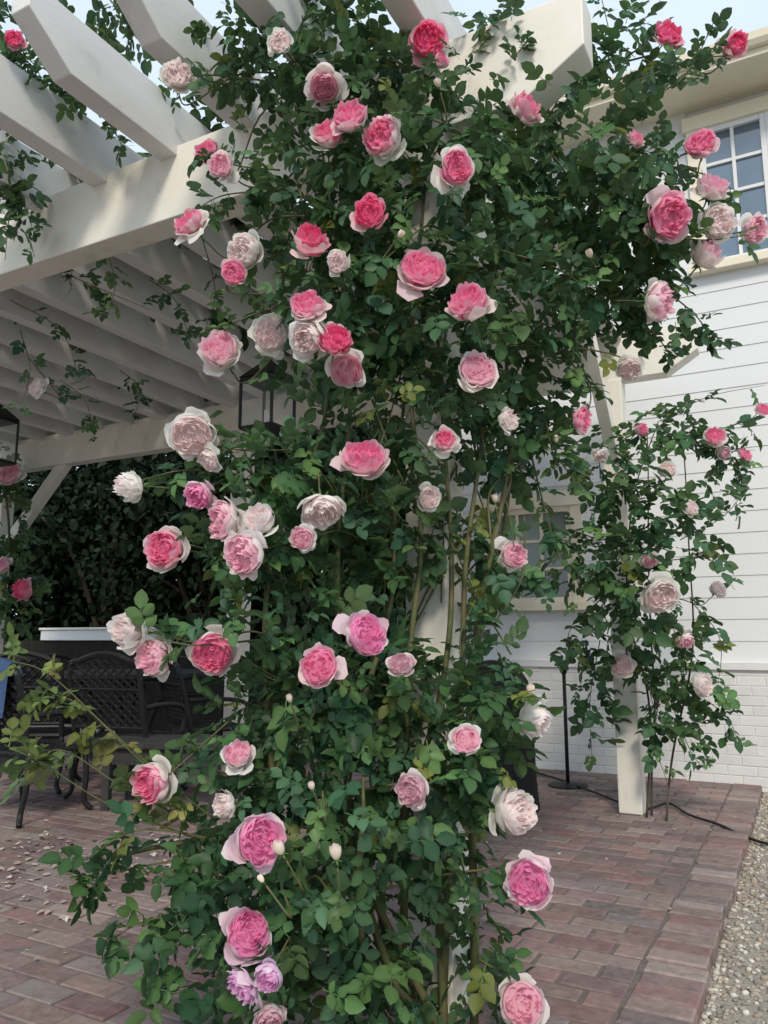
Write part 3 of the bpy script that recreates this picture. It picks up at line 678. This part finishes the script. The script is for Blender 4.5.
sh = [((300,300,2.8),(240,320,2.75),(205,345,2.7)),((600,120,3.0),(680,80,3.0),(715,20,3.1)),((620,160,3.0),(690,170,2.9),(735,190,2.9)),((640,230,3.0),(700,240,2.9),(750,235,2.9)),((640,80,3.1),(690,60,3.1),(735,55,3.1)),
 ((480,110,3.2),(500,60,3.15),(480,10,3.1)),((590,100,3.2),(610,50,3.2),(600,-10,3.2)),((500,80,3.05),(530,40,3.0),(570,30,3.0)),((260,80,3.1),(200,75,3.1),(165,85,3.1)),((280,190,3.0),(225,195,2.95),(195,210,2.9)),((280,170,3.0),(235,165,2.95),(205,150,2.9)),
 ((250,480,2.7),(190,470,2.6),(140,480,2.6)),((240,560,2.6),(190,545,2.5),(155,545,2.5)),((260,640,2.5),(190,645,2.4),(135,630,2.4)),((230,720,2.5),(180,765,2.35),(150,790,2.3)),
 ((240,850,2.4),(150,865,2.3),(85,880,2.25)),((250,900,2.35),(150,920,2.3),(110,940,2.25)),((300,960,2.3),(200,985,2.2),(160,1000,2.2)),((420,730,2.5),(500,700,2.45),(535,690,2.45)),
 ((420,840,2.5),(480,830,2.4),(515,810,2.4)),((430,900,2.5),(500,900,2.4),(535,880,2.4)),((620,260,3.0),(690,310,3.0),(715,345,3.1)),((600,290,3.05),(650,330,3.05),(675,360,3.1)),
 ((330,60,3.1),(310,10,3.2),(300,-30,3.2)),((540,420,3.0),(560,460,3.0),(575,480,3.1)),((480,560,2.9),(515,560,2.9),(530,590,2.95)),((480,960,2.45),(520,985,2.4),(528,1010,2.4)),
 ((500,250,2.8),(560,270,2.7),(600,300,2.75)),((290,450,2.75),(240,450,2.65),(200,440,2.6)),((560,350,2.9),(590,390,2.9),(582,430,2.95)),((240,840,2.4),(200,890,2.3),(170,950,2.25)),((360,80,3.1),(370,30,3.15),(360,-20,3.2)),((540,130,3.1),(560,90,3.1),(530,70,3.1)),
 ((220,840,2.35),(140,830,2.25),(85,860,2.25)),((470,700,2.65),(460,640,2.65),(475,600,2.7)),((530,450,3.0),(545,510,3.0),(560,560,3.0))]
for s_ in sh: shoot(tw, lf, s_, 13, .045, bright=1.1, start=.05)
YG = np.array([(.19,.24,.06),(.14,.21,.065),(.23,.23,.075),(.12,.18,.06)])
for s_ in [((215,820,2.35),(140,760,2.3),(80,705,2.3),(30,690,2.3)),((200,840,2.35),(110,805,2.25),(45,765,2.2),(5,745,2.2)),((205,830,2.35),(120,785,2.3),(60,750,2.3),(20,775,2.3)),((190,800,2.35),(110,730,2.3),(50,675,2.3),(10,660,2.3))]:
    shoot(tw, lf, s_, 13, .042, YG, bright=.95, start=.08, r=.003)
lf.build('foliage', 'leaf', rose, smooth=True, colors=True)
for i, (pts) in enumerate([((455,800,2.6),(462,640,2.72),(470,540,2.78),(482,420,2.85),(500,250,3.05)),((405,800,2.55),(412,640,2.68),(420,540,2.74),(415,430,2.8),(380,200,3.1)),
  ((470,780,2.65),(480,620,2.76),(500,500,2.86),(540,330,3.05),(620,180,3.15)),((360,860,2.55),(340,640,2.7),(338,540,2.74),(350,350,2.95),(310,80,3.2)),((350,850,2.5),(360,720,2.6),(390,600,2.72),(400,460,2.9),(430,120,3.15)),
  ((380,900,2.55),(440,700,2.68),(450,560,2.75),(445,420,2.9),(420,100,3.25)),((300,900,2.45),(270,720,2.55),(270,560,2.68),(330,380,2.85),(280,100,3.2)),((340,940,2.45),(250,850,2.4),(160,845,2.35),(100,865,2.3)),
  ((365,950,2.25),(360,850,2.2),(365,780,2.25)),((440,780,2.75),(490,600,2.95),(510,470,3.0),(505,330,3.0))]):
    b0 = np.array([.02+rng.normal(0,.1), -.14+rng.normal(0,.08), .0])
    pp_ = smooth([b0]+[P(*p_) for p_ in pts], 10); pp_ += np.sin(np.linspace(0, 14, len(pp_)))[:, None]*rng.normal(0, .007, 3)
    c = MB(); c.tube(pp_, np.linspace(.015, .005, len(pp_)), 7); c.build('cane', 'cane', rose, smooth=True)
for k in range(30):
    a = np.array([rng.uniform(330,520), rng.uniform(430,720)]); b_ = a+np.array([rng.normal(0,45), -rng.uniform(60,160)])
    tw.tube(smooth([P(a[0],a[1],2.8+rng.normal(0,.08)), P(*(a*.5+b_*.5+rng.normal(0,12,2)),2.85), P(b_[0],b_[1],2.88+rng.normal(0,.08))], 6), rng.uniform(.002,.005), 5)
tw.build('twigs', 'cane', rose, smooth=True)
# ---- rose on the rear right post
RBL = [(660,424,40,22,5.7,.22),(715,432,36,14,5.7,.2),(600,470,30,42,5.5,.22),(592,570,44,44,5.5,.28),(675,545,38,42,5.4,.3),(704,498,32,18,5.6,.2),(648,600,52,36,5.3,.28),
 (600,650,32,32,5.5,.22),(686,664,30,42,5.45,.26),(592,710,16,38,5.8,.18),(696,730,26,16,5.45,.2),(636,490,28,52,5.35,.2),(738,460,16,18,5.7,.12),(655,655,26,34,5.4,.2),(622,545,30,48,5.3,.2),(670,715,20,26,5.5,.16)]
rose2 = empty('climbing_rose', (.28,3.28,0), 'airy climbing rose on the rear right post beside the white siding', 'rose')
lf = MB(); tw = MB()
add_blooms(rose2, RBL, [(660,595,36,'cream'),(622,665,24,'cream'),(667,470,18,'cream'),(715,437,20,'mid'),(745,455,15,'mid'),(722,452,15,'pale'),(640,430,14,'mid'),(762,410,14,'mid'),(700,685,22,'cream'),(718,590,17,'cream'),(690,508,16,'cream'),(650,560,18,'pale'),(600,455,15,'cream'),(685,640,16,'pale')], tw, lf, .05, 1.0, .06)
blob_leaves(lf, RBL, .070, 1.3, bright=1.1, gaps=[(630,745,22,75,.9)])
for s_ in [((640,440,5.7),(700,400,5.7),(765,385,5.7)),((650,430,5.7),(720,450,5.6),(755,450,5.6)),((680,540,5.6),(725,515,5.5),(750,480,5.5)),((690,600,5.6),(720,640,5.5),(716,700,5.5)),((600,600,5.7),(570,630,5.7),(565,680,5.7)),((690,690,5.6),(725,715,5.5),(740,745,5.5)),
  ((670,700,5.6),(690,750,5.5),(705,770,5.5)),((600,640,5.7),(590,700,5.7),(592,760,5.7)),((670,560,5.6),(710,560,5.5),(735,590,5.5)),((660,640,5.6),(650,690,5.5),(668,740,5.5)),((600,540,5.6),(565,530,5.6),(540,545,5.6)),((600,580,5.6),(560,570,5.6),(535,600,5.6)),((660,690,5.5),(655,740,5.5),(668,785,5.5))]: shoot(tw, lf, s_, 8, .064, r=.004, bright=1.1)
lf.build('foliage', 'leaf', rose2, smooth=True, colors=True)
for b0, pts in [((.14,3.42),((655,720,5.7),(650,640,5.65),(650,520,5.7),(645,430,5.7))),((.26,3.30),((676,740,5.6),(692,640,5.5),(690,540,5.6),(680,420,5.7))),((.12,3.33),((648,700,5.6),(628,600,5.55),(632,500,5.6),(660,420,5.7)))]:
    c = MB(); pp_ = smooth([np.array([*b0,0])]+[P(*p_) for p_ in pts], 9); pp_ += np.sin(np.linspace(0, 11, len(pp_)))[:, None]*rng.normal(0, .012, 3); c.tube(pp_, np.linspace(.009,.004,len(pp_)), 6); c.build('cane', 'bark', rose2, smooth=True)
tw.build('twigs', 'bark', rose2, smooth=True)
# ---- left post rose (far)
LBL = [(5,520,26,40,9.0,.4),(6,590,28,36,9.0,.4),(-10,470,30,30,9.0,.3)]
rose3 = empty('climbing_rose', (-7.3,3.3,0), 'small climbing rose at the far left pergola post', 'rose')
lf = MB(); tw = MB(); add_blooms(rose3, LBL, [(10,475,26,'pale'),(25,590,22,'deep'),(3,565,16,'pale')], tw, lf, .05, .94, .07); blob_leaves(lf, LBL, .085, 1.3)
lf.build('foliage', 'leaf', rose3, smooth=True, colors=True); tw.tube(smooth([(-7.3,3.3,0),(-7.25,3.28,.8),P(8,560,9.1),P(5,480,9.1)],8), .015, 6); tw.build('cane', 'cane', rose3, smooth=True)
# ---- vine over the pergola
vine = empty('climbing_vine', (-3.7,-.15,0), 'leafy vine trailing over the pergola rafters at upper left', 'vine')
lf = MB(); tw = MB()
VBL = [(45,50,55,42,3.8,.25),(88,90,36,30,3.85,.2),(12,150,24,44,4.0,.15),(12,225,18,38,4.1,.12),(140,10,44,28,3.8,.2),(10,30,30,34,3.8,.2),(95,20,40,30,3.75,.2)]
add_blooms(vine, VBL, [(15,40,20,'deep')], tw, lf, .05)
add_blooms(vine, [(30,350,14,20,5.2,.1)], [(38,388,20,'cream')], tw, lf, .05)
blob_leaves(lf, VBL, .052, 1.25)
n = 5600
p = np.stack([rng.uniform(-8.2, .0, n), rng.uniform(.2, 4.4, n), 3.9+np.abs(rng.normal(0, .09, n))], 1)
compound(lf, p, np.concatenate([rng.normal(size=(n, 2)), rng.normal(-.1, .2, (n, 1))], 1), np.array([0,0,1])+rng.normal(0, .4, (n, 3)), .10*rng.uniform(.8, 1.3, n), greens(n)*.6)
for s_ in [((100,230,4.2),(115,285,4.2),(100,320,4.2)),((150,280,4.6),(175,300,4.5),(190,340,4.5)),((60,380,5.5),(85,400,5.4),(95,440,5.4)),((200,230,4.4),(215,290,4.4),(205,330,4.4)),((0,120,4.1),(10,190,4.1),(5,260,4.1)),((20,-10,3.7),(60,30,3.8),(110,110,3.9)),((-10,40,3.8),(30,60,3.8),(50,100,3.9)),
  ((20,330,5.0),(30,370,5.0),(20,410,5.0)),((120,370,6),(140,390,6),(130,430,6)),((-10,180,4.1),(20,200,4.1),(35,235,4.1)),((60,270,4.6),(80,280,4.6),(150,310,4.6)),((60,60,3.8),(100,110,3.8),(125,150,3.85)),((110,0,3.7),(150,40,3.7),(180,100,3.75)),((10,300,4.9),(60,330,4.9),(80,380,4.9))]: shoot(tw, lf, s_, 11, .048)
lf.build('foliage', 'leaf', vine, smooth=True, colors=True)
tw.build('twigs', 'cane', vine, smooth=True)
c = MB(); pp_ = smooth([(-3.68,-.14,0),(-3.6,-.13,1),(-3.75,-.14,2),(-3.6,-.12,3.2),(-3.2,-.12,3.95),(-2.2,.1,3.95),(-1.5,.6,3.98)], 8); c.tube(pp_, np.linspace(.03,.01,len(pp_)), 7); c.build('stem', 'cane', vine, smooth=True)
# ---- trees behind
def tree(loc, h, r, label, seed, n=5200, col=(.010,.020,.010), ls=1.0):
    t = empty('tree', loc, label, 'tree', 'dark trees behind the garden fence'); L = np.array(loc, float)
    tr = MB(); top = L+np.array([.1,.1,h*.75])
    tr.tube(smooth([L, L+np.array([.05,.0,h*.35]), top], 8), np.linspace(.16,.05,17), 9)
    cs = []
    for k in range(8):
        an = k/8*6.283+seed; e = L+np.array([math.cos(an)*r*rng.uniform(.4,.8), math.sin(an)*r*rng.uniform(.4,.8), h*rng.uniform(.35,.85)])
        tr.tube(smooth([L+np.array([0,0,h*rng.uniform(.15,.45)]), (L+e)/2+np.array([0,0,h*.2]), e], 6), np.linspace(.06,.02,13), 6); cs.append((e, r*rng.uniform(.45,.7)))
    cs.append((L+np.array([0,0,h*.9]), r*.6)); cs.append((L+np.array([0,0,h*.5]), r*.8)); cs += [(L+np.array([math.cos(a_)*r*.6, math.sin(a_)*r*.6, h*.16]), r*.55) for a_ in (seed, seed+2, seed+4)]
    tr.build('trunk', 'bark', t, smooth=True)
    cr = MB()
    for (c_, rr) in cs:
        m_ = n//len(cs); q_ = unit(rng.normal(size=(m_, 3))); p_ = c_+q_*rr*rng.uniform(.45, 1.1, (m_, 1)); p_ = p_[p_[:, 2] > .02]; q2 = unit(p_-c_); m_ = len(p_)
        leaflets(cr, p_, q2*.4+rng.normal(0, .6, (m_, 3))+np.array([0,0,-.3]), q2*.5+np.array([0,0,.7])+rng.normal(0, .4, (m_, 3)), rng.uniform(.10,.20,m_)*ls, np.array(col)*rng.uniform(.6,1.6,(m_,1)))
    cr.build('crown', 'tleaf', t, smooth=True, colors=True)
tree((-5.2,8.2,-.1), 4.9, 1.7, 'dark leafy tree behind the garden fence nearest the house', .3)
tree((-8.0,8.0,-.1), 4.8, 1.9, 'dark leafy tree behind the middle of the garden fence', 1.1)
tree((-10.8,8.3,-.1), 5.2, 2.0, 'dark leafy tree behind the left end of the garden fence', 2.2)
tree((-13.6,8.0,-.1), 5.0, 2.0, 'dark leafy tree at the far left beyond the fence end', 2.9)
tree((-6.6,10.5,-.1), 6.0, 2.5, 'taller dark tree in the second row behind the fence, nearer the house', .8, 8000, (.008,.015,.009), 1.5)
tree((-10.4,11,-.1), 6.0, 2.6, 'taller dark tree in the second row behind the fence, farther left', .5, 8000, (.008,.015,.009), 1.5)
tree((-14.4,11,-.1), 6.0, 2.6, 'taller dark tree in the second row behind the fence, at the far left', 1.5, 8000, (.008,.015,.009), 1.5)
# ================================================================== LIGHT
w = bpy.data.worlds.new('World'); SC.world = w; w.use_nodes = True; nt = w.node_tree
sky = nt.nodes.new('ShaderNodeTexSky'); sky.sky_type = 'NISHITA'; sky.sun_disc = False
SE, SR = math.radians(40), math.radians(155)
sky.sun_elevation = SE; sky.sun_rotation = SR; sky.air_density = 1.0; sky.dust_density = 3.0; sky.ozone_density = 1.0
tc = nt.nodes.new('ShaderNodeTexCoord'); cn = nt.nodes.new('ShaderNodeTexNoise'); cn.inputs['Scale'].default_value = 2.2; cn.inputs['Detail'].default_value = 6
nt.links.new(tc.outputs['Generated'], cn.inputs['Vector'])
cf = ramp(nt, cn.outputs['Fac'], [(.32, (.85,)*3), (.62, (1.0,)*3)])
mx = nt.nodes.new('ShaderNodeMix'); mx.data_type = 'RGBA'
nt.links.new(cf, mx.inputs[0]); nt.links.new(sky.outputs[0], mx.inputs[6]); mx.inputs[7].default_value = (5.3, 6.2, 7.1, 1)
nt.links.new(mx.outputs[2], nt.nodes['Background'].inputs['Color']); nt.nodes['Background'].inputs['Strength'].default_value = .15
sl = bpy.data.lights.new('sun', 'SUN'); so_ = bpy.data.objects.new('sun', sl); COL.objects.link(so_)
sl.energy = 2.3; sl.angle = math.radians(12); sl.color = (1, .90, .76)
sd_ = Vector((math.sin(SR)*math.cos(SE), math.cos(SR)*math.cos(SE), math.sin(SE)))
so_.rotation_euler = sd_.to_track_quat('Z', 'Y').to_euler()
SC.view_settings.view_transform = 'Standard'; SC.view_settings.look = 'None'; SC.view_settings.exposure = 0
